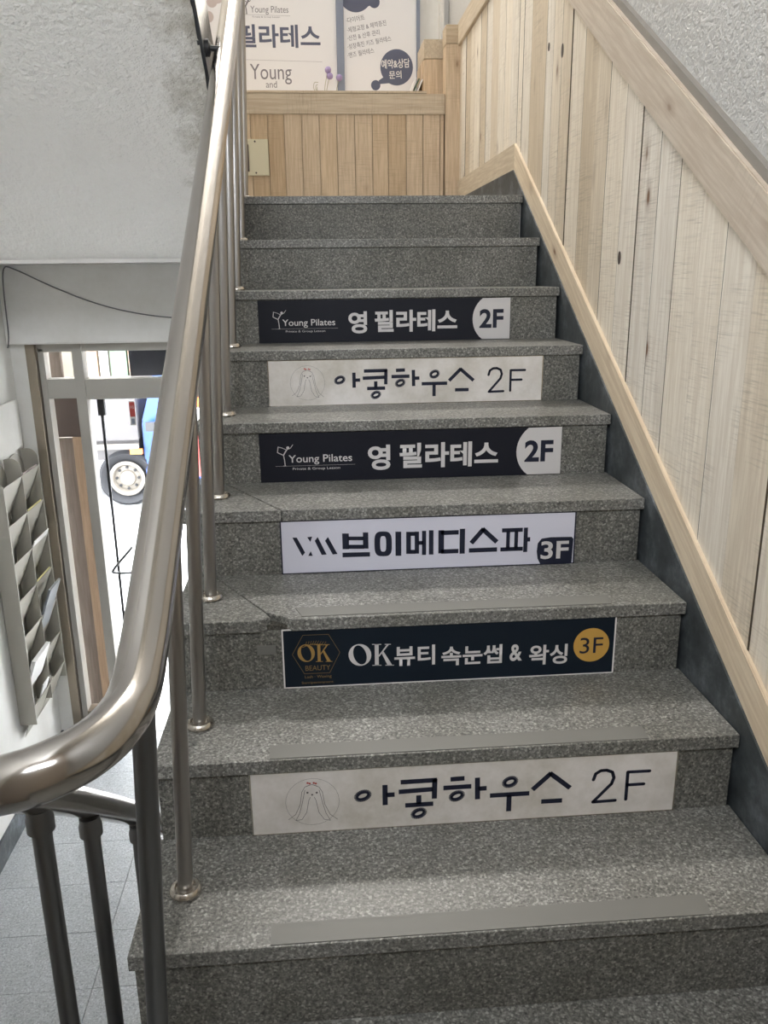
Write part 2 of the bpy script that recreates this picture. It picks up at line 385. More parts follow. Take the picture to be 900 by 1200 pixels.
# knots that stand out
for (yy, zz, a, b) in ((1.998, 1.798, .009, .013), (1.828, 1.747, .012, .021), (1.178, 1.09, .009, .017), (1.041, .517, .005, .008)):
    bm = bmesh.new(); add_prism(bm, [(yy+a*math.cos(t*PI/8), zz+b*math.sin(t*PI/8)) for t in range(16)], 'X', 1.1636, 1.166); bm_obj('knot', bm, M['brown_panel'], wr)
# dark skirting plate
t3 = tag(empty('trim_3'), 'dark grey painted skirting between granite steps and pine batten', kind='structure')
prism('skirting_plate', [(-1.6, -.4), (0, -.4), (2.9, ZL-.3), (3.84, ZL-.3), (3.84, 1.455), (2.438, 1.455), (-.08, zlow_b(-.08)+.003), (-1.6, .003)], 'X', 1.1525, 1.1665, M['skirting'], t3)

# ================================================================== staircase
st = thing('granite_staircase', 'straight flight of grey granite steps with signs on the risers', 'staircase')
prof = [(0.03, -R)]
for k in range(0, 9):
    prof += [(k*T+.03, k*R-.029), ((k+1)*T+.03 if k < 8 else 8*T+.03, k*R-.029)]
prof = [(k[0], k[1]) for k in prof]
body = []
for k in range(9):
    if k == 0: body.append((.03, -R-.2))
    body.append((k*T+.03, k*R-.029))
    if k < 8: body.append(((k+1)*T+.03, k*R-.029))
body += [(8*T+.03, ZL-.225), (.5, -R-.2)]
prism('stair_body', body, 'X', .012, W-.002, M['concrete'], st)
for k in range(8):
    y0, y1, z1 = k*T, (k+1)*T+.012, k*R
    bm = bmesh.new()
    if k in (2, 3):      # slabs cracked / pieced near the railing
        cx0, cx1 = ((.12, .238) if k == 2 else (.13, .24))
        if k == 2:
            pl = [(0, y0), (cx1-.05, y0), (cx1-.022, y0+.016), (cx1-.035, y0+.045), (cx0-.06, y1), (0, y1)]
            pr = [(cx1+.026, y0), (W, y0), (W, y1), (cx0-.057, y1), (cx1-.032, y0+.045), (cx1+.002, y0+.022)]
        else:
            pl = [(0, y0), (cx1-.004, y0), (cx0-.06, y1), (0, y1)]; pr = [(cx1, y0), (W, y0), (W, y1), (cx0-.056, y1)]
        for pp in (pl, pr):
            bm = bmesh.new(); add_prism(bm, pp, 'Z', z1-.028, z1)
            bmesh.ops.recalc_face_normals(bm, faces=bm.faces)
            bmesh.ops.bevel(bm, geom=list(bm.edges), offset=.0012, segments=1, affect='EDGES'); bm_obj('tread', bm, M['granite'], st)
        if k == 2: prism('broken_mortar', [(cx1-.048, y0+.012), (cx1+.02, y0+.010), (cx1+.0, y0+.03), (cx1-.03, y0+.04)], 'Z', z1-.028, z1-.016, M['broken'], st)
    else:
        add_box(bm, 0, W, y0, y1, z1-.028, z1, .0018); bm_obj('tread', bm, M['granite'], st)
box('tread', 0, W, 8*T, 8*T+.3, ZL-.028, ZL, M['granite'], st, .0018)
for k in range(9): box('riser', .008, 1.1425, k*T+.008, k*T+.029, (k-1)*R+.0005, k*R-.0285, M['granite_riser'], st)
for k, (a, b, c, d, y0, y1) in enumerate(((.230, .229, .983, .976, .004, .050), (.222, .220, .969, .966, .005, .051), (.285, .27, .988, .980, .012, .062))):
    tag(prism('anti_slip_strip', [(a, k*T+y0), (d, k*T+y0), (c, k*T+y1), (b, k*T+y1)], 'Z', k*R, k*R+.0015, M['strip'], st), 'flat grey anti-slip strip')
box('mortar_patch', .185, .225, 2*T+.004, 2*T+.009, 1*R+.085, 1*R+.105, M['strip'], st)

# ================================================================== upper flight soffit (slab overhead)
uf = thing('upper_flight', 'white painted underside of the next flight with peeling plaster edge', 'staircase')
nx, ny = 70, 150
bm = bmesh.new(); grid = []
x0, x1, ya, yb = XL, .052, -1.3, 2.24
def nz(x, y, s): 
    from mathutils import noise
    return noise.noise(Vector((x*s, y*s, 3.1)))
for i in range(nx+1):
    row = []
    fx = i/nx; x = x0+(x1-x0)*(1-(1-fx)**1.6)
    for j in range(ny+1):
        y = ya+(yb-ya)*j/ny; z = 1.118+.6*(2.24-y)
        edge = max(0, 1-(x1-x)/.26)
        d = .006*nz(x, y, 3)
        c = nz(x, y, 9)+.6*nz(x, y, 23)
        if edge > 0 and c > .22-.12*edge: d += .012*edge*min(1, (c-.22+.12*edge)*6)
        xx = x
        if i == nx: xx = x+.006*nz(x, y, 14)
        row.append(bm.verts.new((xx, y, z+d)))
    grid.append(row)
for i in range(nx):
    for j in range(ny): bm.faces.new((grid[i][j], grid[i][j+1], grid[i+1][j+1], grid[i+1][j]))
bm_obj('soffit', bm, M['soffit'], uf, True)
prism('flight_slab', [(-1.3, 1.145+.6*3.54), (2.24, 1.145), (2.24, 1.33), (-1.3, 1.33+.6*3.54)], 'X', XL, .046, M['beam'], uf)
prism('side_facing', [(-1.3, 1.125+.6*3.54), (2.2, 1.15), (2.24, 1.36), (-1.3, 1.30+.6*3.54)], 'X', .047, .062, M['dark_stone'], uf)

# ================================================================== signs
def fit_text(name, s, x0, x1, z0, z1, ysurf, mt, parent, bold=0., shear=0., rotz=0., thick=.0004):
    c = bpy.data.curves.new('text', 'FONT'); c.body = s; c.offset = bold; c.resolution_u = 4; c.fill_mode = 'FRONT'; c.shear = shear
    o = bpy.data.objects.new('text', c); COL.objects.link(o); bpy.context.view_layer.update()
    me = bpy.data.meshes.new_from_object(o.evaluated_get(bpy.context.evaluated_depsgraph_get()))
    bpy.data.objects.remove(o)
    xs = [v.co.x for v in me.vertices]; zs = [v.co.y for v in me.vertices]
    ax, bx, az, bz = min(xs), max(xs), min(zs), max(zs)
    ca, sa = math.cos(rotz), math.sin(rotz)
    for v in me.vertices:
        X = (v.co.x-ax)/(bx-ax)*(x1-x0); Z = (v.co.y-az)/(bz-az)*(z1-z0)
        v.co = Vector((x0+X*ca-Z*sa, ysurf, z0+X*sa+Z*ca))
    return link(name, me, mt, parent)
class Ink:
    """flat lettering drawn as polygons on a plane Y = const, in the local frame f(px, py) -> (X, Z)"""
    def __init__(s, f, y): s.bm = bmesh.new(); s.f = f; s.y = y
    def v(s, p): X, Z = s.f(*p); return s.bm.verts.new((X, s.y, Z))
    def poly(s, pts): s.bm.faces.new([s.v(p) for p in pts]); return s
    def rect(s, x0, y0, x1, y1): return s.poly([(x0, y0), (x1, y0), (x1, y1), (x0, y1)])
    def raw(s, quads):
        for q in quads: s.bm.faces.new([s.bm.verts.new((x, s.y, z)) for x, z in q])
    def line(s, pts, wd, close=False, rnd=True):
        P = [Vector(s.f(*p)) for p in pts]
        if close: P.append(P[0])
        for a, b in zip(P, P[1:]):
            d = (b-a)
            if d.length < 1e-6: continue
            n = Vector((-d.y, d.x)).normalized()*wd/2; e = d.normalized()*(0 if rnd else wd*.0)
            s.raw([[tuple(a-n), tuple(b-n), tuple(b+n), tuple(a+n)]])
        if rnd:
            for p in P: s.raw([[(p.x+wd/2*math.cos(k*PI/5), p.y+wd/2*math.sin(k*PI/5)) for k in range(10)]])
        return s
    def ring(s, c, a, b, wd, tilt=0, arc=(0, 360), n=28):
        cx, cy = s.f(*c); ti = math.radians(tilt); pts = []
        for k in range(n+1):
            t = math.radians(arc[0]+(arc[1]-arc[0])*k/n); x, y = a*math.cos(t), b*math.sin(t)
            pts.append((cx+x*math.cos(ti)-y*math.sin(ti), cy+x*math.sin(ti)+y*math.cos(ti)))
        g = s.f; s.f = lambda x, y: (x, y); s.line(pts, wd, rnd=(wd < .004)); s.f = g; return s
    def disc(s, c, r, n=32):
        cx, cy = s.f(*c); s.raw([[(cx+r*math.cos(2*PI*k/n), cy+r*math.sin(2*PI*k/n)) for k in range(n)]]); return s
    def done(s, name, mt, parent):
        me = bpy.data.meshes.new(name); s.bm.to_mesh(me); s.bm.free(); return link(name, me, mt, parent)
def sign(name, k, x0, x1, label, mt, z0=-.003, z1=.137, rim=None):
    zb = (k-1)*R
    t = thing(name, label, 'sign', 'business signs on the stair risers')
    box('panel', x0, x1, k*T+.004, k*T+.0078, zb+max(z0, .001), zb+z1, mt, t)
    if rim:
        y = k*T
        bm = bmesh.new(); q = .0016
        zz0 = zb+max(z0, .001); zz1 = zb+z1
        for a in ((x0-q, x1+q, zz1, zz1+q), (x0-q, x1+q, zz0-q*.3, zz0+q), (x0-q, x0+q, zz0, zz1), (x1-q, x1+q, zz0, zz1)):
            add_box(bm, a[0], a[1], y+.003, y+.0075, a[2], a[3])
        bm_obj('edge_trim', bm, rim, t)
    return t, k*T+.0036, zb
def dancer(ink, cx, cz, h, wd):
    """small dancer holding one leg, drawn with strokes; (cx,cz) is the foot, h its height"""
    f0 = ink.f; ink.f = lambda x, y: (cx+x*h, cz+y*h)
    ink.line([(0, 0), (-.02, .28), (-.06, .52)], wd*1.5); ink.line([(-.08, .0), (.04, 0)], wd*.7)
    ink.line([(-.06, .52), (.02, .66), (.10, .78)], wd*2.0)
    ink.line([(-.06, .52), (-.34, .66), (-.30, .93)], wd*1.4); ink.line([(-.30, .93), (-.12, .88), (.09, .78)], wd*.9)
    ink.line([(.10, .78), (.28, .86), (.40, 1.02)], wd*.9); ink.disc((.16, .88), h*.075, 12)
    ink.f = f0
# --- dark pilates signs, risers 6 and 4
def pilates(k, x0, x1, label):
    t, y, zb = sign('riser_sign', k, x0, x1, label, M['navy_sign'])
    L = x1-x0; H = .137
    X = lambda u: x0+u*L; Z = lambda v: zb+v*H
    i = Ink(lambda a, b: (X(a), Z(b)), y)
    R0 = H*.62; pts = []
    cx = X(.835)+R0+.012; 
    for n in range(13):
        a = math.radians(180-52+104*n/12); pts.append((cx+R0*1.02*math.cos(a), zb+H*.5+R0*math.sin(a)))
    # white end field with rounded left side
    i.raw([[(X(1)-.0008, zb+.002)]+[(min(px, X(1)-.001), min(max(pz, zb+.002), zb+H-.0008)) for px, pz in pts[::-1]]+[(X(1)-.0008, zb+H-.0008)]])
    i.done('end_field', M['dirty_white'], t)
    fit_text('floor_number', '2F', X(.875), X(.972), Z(.28), Z(.73), y-.0003, M['ink'], t, bold=.03)
    fit_text('lettering', '영', X(.352), X(.426), Z(.20), Z(.72), y, M['dirty_white'], t, bold=.03)
    fit_text('lettering', '필라테스', X(.456), X(.786), Z(.22), Z(.74), y, M['dirty_white'], t, bold=.03)
    i = Ink(lambda a, b: (X(a), Z(b)), y); dancer(i, X(.081), Z(.34), H*.42, .0016)
    i.line([(.05, .335), (.31, .335)], .0005); i.done('logo', M['dirty_white'], t)
    fit_text('logo_lettering', 'Young Pilates', X(.093), X(.30), Z(.355), Z(.555), y, M['dirty_white'], t, bold=.006)
    fit_text('small_lettering', 'Private & Group Lesson', X(.105), X(.26), Z(.235), Z(.30), y, M['dirty_white'], t)
pilates(6, .148, .986, 'smaller black sign with white 2F end on the third riser from the top')
pilates(4, .171, 1.014, 'black sign with white 2F end on the fifth riser from the top')
# --- white pet-house signs, risers 5 and 1 ; frame = pixels of a straightened crop 853 x 120
def akong(k, x0, x1, label):
    t, y, zb = sign('riser_sign', k, x0, x1, label, M['white_sign'], rim=M['flange'])
    H = .137
    def f(px, py):
        top = 62-42*(px-20)/853; return x0+(px-20)/853*(x1-x0), zb+H*(1-(py-top)/120)
    s = .0102; i = Ink(f, y)
    i.ring((238, 104), .0135, .0085, s*.85, 22)
    i.line([(282, 83), (282, 123)], s, rnd=False).line([(284, 103), (301, 102)], s, rnd=False)
    i.line([(313, 78), (385, 74)], s, rnd=False).line([(381, 72), (380, 111)], s, rnd=False).line([(309, 97), (378, 92)], s, rnd=False)
    i.line([(349, 104), (349, 122)], s, rnd=False).line([(322, 124), (378, 121)], s, rnd=False).ring((349, 140), .0125, .0078, s*.85, 22)
    i.line([(412, 73), (440, 71)], s, rnd=False).line([(398, 90), (454, 87)], s, rnd=False).ring((425, 106), .0125, .0078, s*.85, 22)
    i.line([(466, 70), (467, 113)], s, rnd=False).line([(468, 92), (485, 91)], s, rnd=False)
    i.ring((532, 79), .0125, .0085, s*.85, 22).line([(492, 106), (572, 102)], s, rnd=False).line([(531, 105), (531, 138)], s, rnd=False)
    i.line([(615, 62), (578, 95)], s, rnd=False).line([(612, 62), (655, 92)], s, rnd=False).line([(597, 119), (640, 117)], s, rnd=False)
    i.done('lettering', M['ink'], t); i = Ink(f, y)
    i.line([(702, 76), (706, 64), (716, 58), (728, 57), (740, 61), (744, 72), (740, 84), (704, 121), (750, 118)], s*.68)
    i.line([(772, 116), (772, 61), (817, 59)], s*.68).line([(772, 87), (807, 85)], s*.68)
    i.done('floor_number', M['ink'], t)
    i = Ink(f, y); q = .0009
    i.ring((139, 115), .052, .052, .0005)
    for sgn in (-1, 1):
        C = lambda pts: [(139+sgn*a, b) for a, b in pts]
        i.line(C([(3, 82), (14, 86), (20, 96), (24, 120), (34, 140), (48, 150)]), q)
        i.line(C([(14, 92), (20, 118), (26, 138), (34, 152), (22, 150), (12, 136), (7, 112), (4, 106)]), q)
        i.disc((139+sgn*9, 97), .0022, 10)
    i.disc((139, 101), .002, 10).line([(129, 84), (139, 81), (149, 84)], q)
    i.done('logo', M['ink_thin'], t)
    i = Ink(f, y-.0001)
    for a in (133, 145): i.disc((a-2, 78), .0022, 8); i.disc((a+2, 79), .0022, 8)
    i.done('logo_bow', M['red'], t)
akong(5, .188, 1.027, 'smaller white sign marked 2F with a line drawing, on the fourth riser from the top')
akong(1, .182, 1.028, 'nearest and largest white sign marked 2F, on the lowest signed riser')
# --- cool white medical spa sign, riser 3
t, y, zb = sign('riser_sign', 3, .233, .975, 'bluish white sign with navy block lettering and a 3F corner', M['cool_sign'], rim=M['ink'])
H = .137
def f3(px, py): top = 272-27*(px-85)/781; return .233+(px-85)/781*.742, zb+H*(1-(py-top)/141)
i = Ink(f3, y)
def q4(ax, ay): return 290-290+( (320-290)*2.25 + ax/4.286*2.25 ), ((590-490)*2.25 + ay/4.286*2.25)
for P in ([(90, 168), (112, 168), (150, 245), (135, 262)], [(163, 166), (188, 163), (178, 190)], [(165, 262), (187, 262), (178, 237)],
          [(200, 185), (215, 165), (257, 255), (232, 257)], [(251, 184), (266, 165), (311, 252), (287, 255)]): i.poly([q4(*p) for p in P])
i.done('logo', M['ink'], t)
i = Ink(f3, y)
def rq(x0, y0, x1, y1): i.poly([q4(x0, y0), q4(x1, y0), q4(x1, y1), q4(x0, y1)])
rq(337, 147, 370, 228); rq(440, 142, 467, 225); rq(365, 163, 445, 182); rq(365, 205, 445, 226); i.poly([q4(336, 246), q4(474, 243), q4(474, 266), q4(336, 270)])
cx, cy = q4(541, 201)
pts_o, pts_i = [], []
for n in range(33):
    a = 2*PI*n/32; se = lambda v, p: math.copysign(abs(v)**p, v)
    pts_o.append(q4(541+44*se(math.cos(a), .6), 201+64*se(math.sin(a), .6))); pts_i.append(q4(541+15*se(math.cos(a), .6), 201+40*se(math.sin(a), .6)))
for n in range(32): i.poly([pts_o[n], pts_o[n+1], pts_i[n+1], pts_i[n]])
rq(603, 138, 632, 263); rq(657, 139, 681, 253); rq(700, 138, 722, 252); rq(675, 139, 705, 160); rq(675, 232, 705, 253); rq(716, 186, 745, 206); rq(737, 134, 758, 259); rq(772, 131, 795, 257)
def r2(x0, y0, x1, y1): d = -.034*(x1-x0); i.poly([(x0, y0), (x1, y0+d), (x1, y1+d), (x0, y1)])
r2(498, 294, 513, 357); r2(505, 295, 552, 307); r2(505, 346, 552, 358); r2(555, 290, 569, 358)
i.line([(619, 290), (586, 329)], .012, rnd=False).line([(615, 290), (655, 326)], .012, rnd=False); r2(580, 343, 656, 355)
r2(668, 289, 724, 300); r2(665, 341, 726, 352); r2(680, 296, 690, 346); r2(702, 295, 712, 345); r2(727, 287, 738, 354); r2(736, 313, 745, 325)
i.done('lettering', M['ink'], t)
i = Ink(f3, y-.0001)
i.poly([(776, 389), (767, 372), (764, 352), (766, 330), (776, 317), (800, 313), (858, 312), (863, 318), (861, 385.5)]); i.done('corner_patch', M['ink'], t)
xa, za = f3(775, 374); xb, zb2 = f3(851, 326)
fit_text('floor_number', '3F', xa, xb, za, zb2+.004, y-.0004, M['dirty_white'], t, bold=.02)
# --- teal black beauty sign, riser 2
t, y, zb = sign('riser_sign', 2, .241, .990, 'dark teal sign with gold hexagon emblem and gold 3F disc', M['teal_sign'], z0=.0, z1=.14, rim=M['white'])
X = lambda u: .241+u*.749; Z = lambda v: zb+v*.14
f2 = lambda u, v: (X(u), Z(v))
# crop px: sign spans x 80..865, y 58->27 top, h 135
def f5(px, py): top = 58-31*(px-80)/785; return X((px-80)/785), Z(1-(py-top)/135)
i = Ink(f5, y); i.line([(101, 113), (127, 68), (186, 66), (211, 108), (186, 156), (127, 158)], .0009, close=True); i.done('emblem_outline', M['gold_dark'], t)
def serif_OK(ink, f, x0, y0, x1, y1, ink2=None):
    """serif capitals O and K inside the pixel box"""
    w = x1-x0; h = y1-y0; P = lambda a, b: (x0+a*w, y1-b*h)
    n = 36
    for k in range(n):
        A = [2*PI*k/n, 2*PI*(k+1)/n]
        o = [P(.26+.26*math.cos(a), .5+.5*math.sin(a)) for a in A]; q = [P(.26+.155*math.cos(a+.25), .5+.44*math.sin(a)) for a in A]
        ink.poly([o[0], o[1], q[1], q[0]])
    if ink2 is not None: ink = ink2
    ink.poly([P(.60, 0), P(.69, 0), P(.69, 1), P(.60, 1)])
    for (a, b, c) in ((.54, .75, 0), (.54, .75, .965), (.83, .97, .965), (.84, 1.04, 0)): ink.poly([P(a, c), P(b, c), P(b, c+.035), P(a, c+.035)])
    ink.poly([P(.685, .47), P(.70, .41), P(.93, .98), P(.885, .98)]); ink.poly([P(.75, .60), P(.80, .66), P(1.0, .02), P(.89, .02)])
i = Ink(f5, y); serif_OK(i, f5, 113, 89, 190, 130)
for a in range(9):
    b = 132+a*5; i.line([(b, 91-abs(a-4)*-.6), (b+3+a*.6, 83-(4-abs(a-4))*.6)], .0006)
i.line([(125, 96), (145, 89), (170, 89), (182, 92)], .0012)
i.done('emblem', M['gold_mid'], t)
bx = f5(130, 151); tx = f5(188, 137)
fit_text('emblem_lettering', 'BEAUTY', bx[0], tx[0], bx[1], tx[1], y, M['gold_dark'], t)
bx = f5(128, 171); tx = f5(190, 160); fit_text('small_lettering', 'Lash · Waxing', bx[0], tx[0], bx[1], tx[1], y, M['gold_dark'], t)
bx = f5(120, 184); tx = f5(194, 174); fit_text('small_lettering', 'Semipermanent', bx[0], tx[0], bx[1], tx[1], y, M['gold_dark'], t)
i = Ink(f5, y); i2 = Ink(f5, y); serif_OK(i, f5, 231, 89, 333, 140, i2); i.done('lettering', M['dirty_white'], t); i2.done('lettering', M['dirty_white'], t)
for s, a, b in (('뷰티', 338, 434), ('속눈썹', 449, 594), ('&', 612, 642), ('왁싱', 659, 752)):
    p0 = f5(a, 138 if s != '&' else 128); p1 = f5(b, 88 if s != '&' else 88)
    fit_text('lettering', s, p0[0], p1[0], p0[1]-.004, p1[1]-.003, y, M['dirty_white'], t, bold=.022)
i = Ink(f5, y); i.disc((809, 94), .0415, 40); i.done('floor_disc', M['gold'], t)
p0 = f5(781, 115); p1 = f5(837, 75); fit_text('floor_number', '3F', p0[0], p1[0], p0[1], p1[1], y-.0004, M['ink'], t, bold=.0)

# ================================================================== railing of the upward flight
ZR = lambda Y: .693+.648*Y
rl = thing('stair_railing', 'polished stainless steel railing curling back at the foot of the stairs', 'railing')
path = [(.109, 2.75, ZR(2.42)), (.109, 2.55, ZR(2.42)-.004), (.109, 2.38, ZR(2.34)), (.109, 2.1, ZR(2.1)), (.109, 1.5, ZR(1.5)), (.109, 1.0, ZR(1.0)), (.109, .5, ZR(.5)), (.109, .15, ZR(.15)), (.109, -.03, ZR(-.03)),
        (.110, -.14, ZR(-.14)+.008), (.110, -.215, .582), (.101, -.27, .575), (.080, -.312, .571), (.047, -.338, .566), (.012, -.342, .557), (-.022, -.324, .541),
        (-.045, -.281, .513), (-.054, -.22, .472), (-.055, -.12, .393), (-.055, .07, .243), (-.055, .35, .018), (-.055, .8, -.365), (-.055, 1.2, -.687)]
pp = catmull(path, 8)
tube('handrail', pp, [.0305 if i < 8*17 else max(.0235, .0305-.0022*(i-8*17)/4) for i in range(len(pp))], M['rail'], rl, 28)
def flange(x, y, z, par, s=1.):
    return lathe('base_flange', [(.010*s, 0), (.026*s, 0), (.029*s, .004), (.028*s, .009), (.024*s, .013), (.019*s, .0125), (.017*s, .009)], (x, y, z), M['flange'], par, 24)
for k in range(0, 9):
    by = k*T+.142; bx_ = .0725; top = ZR(by+.012)-.02
    b = tube('baluster', [(bx_, by, k*R+.001), (.105, by+.012, top)], .0138, M['steel'], rl, 18); flange(bx_, by, k*R, b)
b = tube('newel_post', [(.062, -.118, -R+.001), (.109, -.170, .565)], .0152, M['steel_dark'], rl, 20); flange(.062, -.118, -R, b, 1.1)
# lower run: posts to the ground floor with collars under the rail
for (yy, zz) in ((-.12, .370), (.075, .214), (.352, -.009), (.64, -.245), (.92, -.47)):
    b = tube('baluster', [(-.055, yy, ZG), (-.0555, yy, zz)], .0135, M['steel_dark'], rl, 18)
    lathe('collar', [(.0145, -.03), (.0185, -.028), (.0185, -.010), (.0165, -.004), (.0165, .006)], (-.0555, yy, zz-.004), M['steel_dark'], b, 24)
    flange(-.055, yy, ZG, b)
# dark bracket between the railing and the overhead flight
br = thing('rail_bracket', 'black bracket from the overhead flight edge to the steel rail', 'bracket')
tube('arm', [(.062, 1.44, 1.655), (.105, 1.44, 1.652)], .008, M['black'], br, 12)
lathe('plate', [(.004, 0), (.022, 0), (.022, .008), (.012, .012)], (.0, 0, 0), M['black'], br).matrix_world = Matrix.Translation((.062, 1.44, 1.655)) @ Matrix.Rotation(PI/2, 4, 'Y')
tube('post', [(.105, 1.44, 1.655), (.108, 1.44, ZR(1.44)+.02)], .006, M['black'], br, 10)

# ================================================================== upper landing parapet
pa = tag(empty('wall_parapet'), 'low pine clad parapet closing the upper landing', kind='structure')
box('parapet_core', XL, 1.085, YB+.012, YB+.1, ZL, 1.99, M['plank_warm'], pa)
xb = [-1.17, -1.06, -.965, -.87, -.775, -.68, -.58, -.485, -.385, -.29, -.19, -.09, .01, .104, .194, .290, .388, .484, .583, .681, .769, .871, .966, 1.062, 1.084]
for a, b in zip(xb, xb[1:]):
    bm = bmesh.new(); add_box(bm, .0018, b-a-.0018, random.uniform(-.0015, .001), .013, ZL+.022, 1.905)
    o = bm_obj('plank', bm, M['plank_warm'], pa); o.location = (a, YB, 0); edge_dirt_shade(o, 0)
box('bottom_batten', XL, 1.084, YB-.004, YB+.012, ZL, ZL+.021, M['batten_x'], pa)
box('top_batten', XL, 1.087, YB-.012, YB+.012, 1.905, 2.008, M['batten_x'], pa, .002)
box('ledge_board', XL, .985, YB-.014, 4.40, 2.009, 2.022, M['batten_x'], pa, .002)
# corner posts
cp = tag(empty('trim_4'), 'pine corner posts stepping up beside the posters', kind='structure')
box('corner_post', 1.089, 1.178, YB-.03, YB+.09, ZL, 2.252, M['plank_warm'], cp, .002)
box('post_cap', 1.087, 1.179, YB-.032, YB+.10, 2.254, 2.345, M['batten_x'], cp, .002)
box('corner_post', .99, 1.10, 4.02, 4.42, 2.0, 2.215, M['plank_warm'], cp, .002)
box('post_cap', .988, 1.102, 4.018, 4.43, 2.217, 2.315, M['batten_y'], cp, .002)
for a in (4.10, 4.2, 4.3): box('plank', .985, .99, a-.045, a+.045, 2.023, 2.214, M['plank_warm'], cp)
# window casing strips right of the posters
wc = tag(empty('trim_5'), 'white and grey window casing beside the posters', kind='structure')
box('casing', 1.005, 1.045, 4.36, 4.45, 2.02, 2.74, M['wall'], wc); box('casing', 1.045, 1.125, 4.40, 4.45, 2.02, 2.74, M['beam'], wc)
box('casing', 1.125, 1.148, 4.33, 4.45, 2.3, 2.74, M['wall'], wc); box('casing', 1.148, 1.18, 4.38, 4.45, 2.3, 2.74, M['beam'], wc)
# cream access box
eb = thing('junction_box', 'cream metal box cover with a rusty catch on the parapet planks', 'box')
box('cover', -.06, .102, YB-.016, YB-.002, 1.590, 1.778, M['cream'], eb, .003)
box('catch', -.024, -.006, YB-.024, YB-.016, 1.61, 1.75, M['brown_panel'], eb, .002)
for (x, z) in ((.03, 1.765), (.03, 1.604)): lathe('screw', [(.001, -.004), (.005, -.003), (.005, 0)], (x, YB-.016, z), M['brown_panel'], eb, 10, 'Y')
# posters
P1 = thing('pilates_poster', 'wide white poster with large dark lettering above the parapet', 'poster')
box('sheet', -1.12, .508, 4.335, 4.345, 2.03, 2.74, M['poster'], P1)
PX = lambda x: .536+(x-401)*.00497-(x-401)*0; PZ = lambda y: 2.597-.00452*y
y = 4.3345
fit_text('lettering', '필라테스', PX(281)-.01, PX(376.5), PZ(57), PZ(30), y, M['poster_ink'], P1, bold=.025)
fit_text('lettering', 'Young', PX(292), PX(341), PZ(100), PZ(76), y, M['poster_grey'], P1)
fit_text('lettering', 'and', PX(310), PX(323), PZ(104), PZ(96), y, M['poster_grey'], P1)
fit_text('logo_lettering', 'Young Pilates', PX(296), PX(340), PZ(19), PZ(9), y, M['poster_grey'], P1)
fit_text('small_lettering', 'Private & Group Lesson', PX(298), PX(330), PZ(23), PZ(20.5), y, M['poster_grey'], P1)
i = Ink(lambda a, b: (PX(a), PZ(b)), y); dancer(i, PX(291.5), PZ(18), .075, .004); i.line([(288, 19), (342, 20)], .0012); i.line([(284, 71), (378, 73)], .0012); i.done('logo', M['poster_grey'], P1)
i = Ink(lambda a, b: (PX(a), PZ(b)), y)
i.bm.free()
for c, rr in (((252, 5), .03), ((258, -4), .05), ((247, 22), .03), ((250, 62), .04), ((255, 70), .03)): Ink(lambda a, b: (PX(a), PZ(b)), y-.0001*rr).disc(c, rr).done('flower_print', M['poster_pink'], P1)
P2 = thing('class_list_poster', 'narrow white poster with bulleted list and dark round blobs', 'poster')
box('sheet', .553, .982, 4.335, 4.345, 2.03, 2.74, M['poster'], P2)
yy = 4.3345
ls = ['·다이어트', '·체형교정 & 체력증진', '·산전 & 산후 관리', '·성장촉진 키즈 필라테스', '·맨즈 필라테스']
wd = [(408, 430), (409, 456), (409, 448), (409, 462), (409, 441)]
ybl = [28, 39, 48.5, 58.5, 68.5]
for s, (a, b), v in zip(ls, wd, ybl):
    fit_text('lettering', s, PX(a), PX(b), PZ(v), PZ(v-6.5), yy, M['poster_grey'], P2, rotz=math.radians(10.5), bold=.004)
i = Ink(lambda a, b: (PX(a), PZ(b)), yy)
i.bm.free()
for big, small, neck in ((((467, 79), .098), ((441.5, 100.5), .028), [(445, 95), (452, 90), (458, 98), (447, 99)]), (((419, -7), .10), ((441, 3), .032), [(428, 3), (436, -2), (441, 6), (430, 9)])):
    for q in (big, small): Ink(lambda a, b: (PX(a), PZ(b)), yy).disc(q[0], q[1], 40).done('blob', M['poster_ink'], P2)
    Ink(lambda a, b: (PX(a), PZ(b)), yy-.0002).poly(neck).done('blob_neck', M['poster_ink'], P2)
fit_text('lettering', '예약&상담', PX(449), PX(483), PZ(81), PZ(70), yy-.0005, M['white'], P2, bold=.015, rotz=math.radians(3))
fit_text('lettering', '문의', PX(458), PX(473), PZ(93), PZ(83.5), yy-.0005, M['white'], P2, bold=.01, rotz=math.radians(3))
tag(box('poster_frame', .509, .552, 4.32, 4.35, 2.03, 2.74, M['frame_blue']), 'wide blue grey strip between the two posters', 'frame'); tag(box('poster_frame', .983, 1.003, 4.32, 4.35, 2.03, 2.74, M['frame_blue']), 'narrow dark strip along the right edge of the list poster', 'frame')
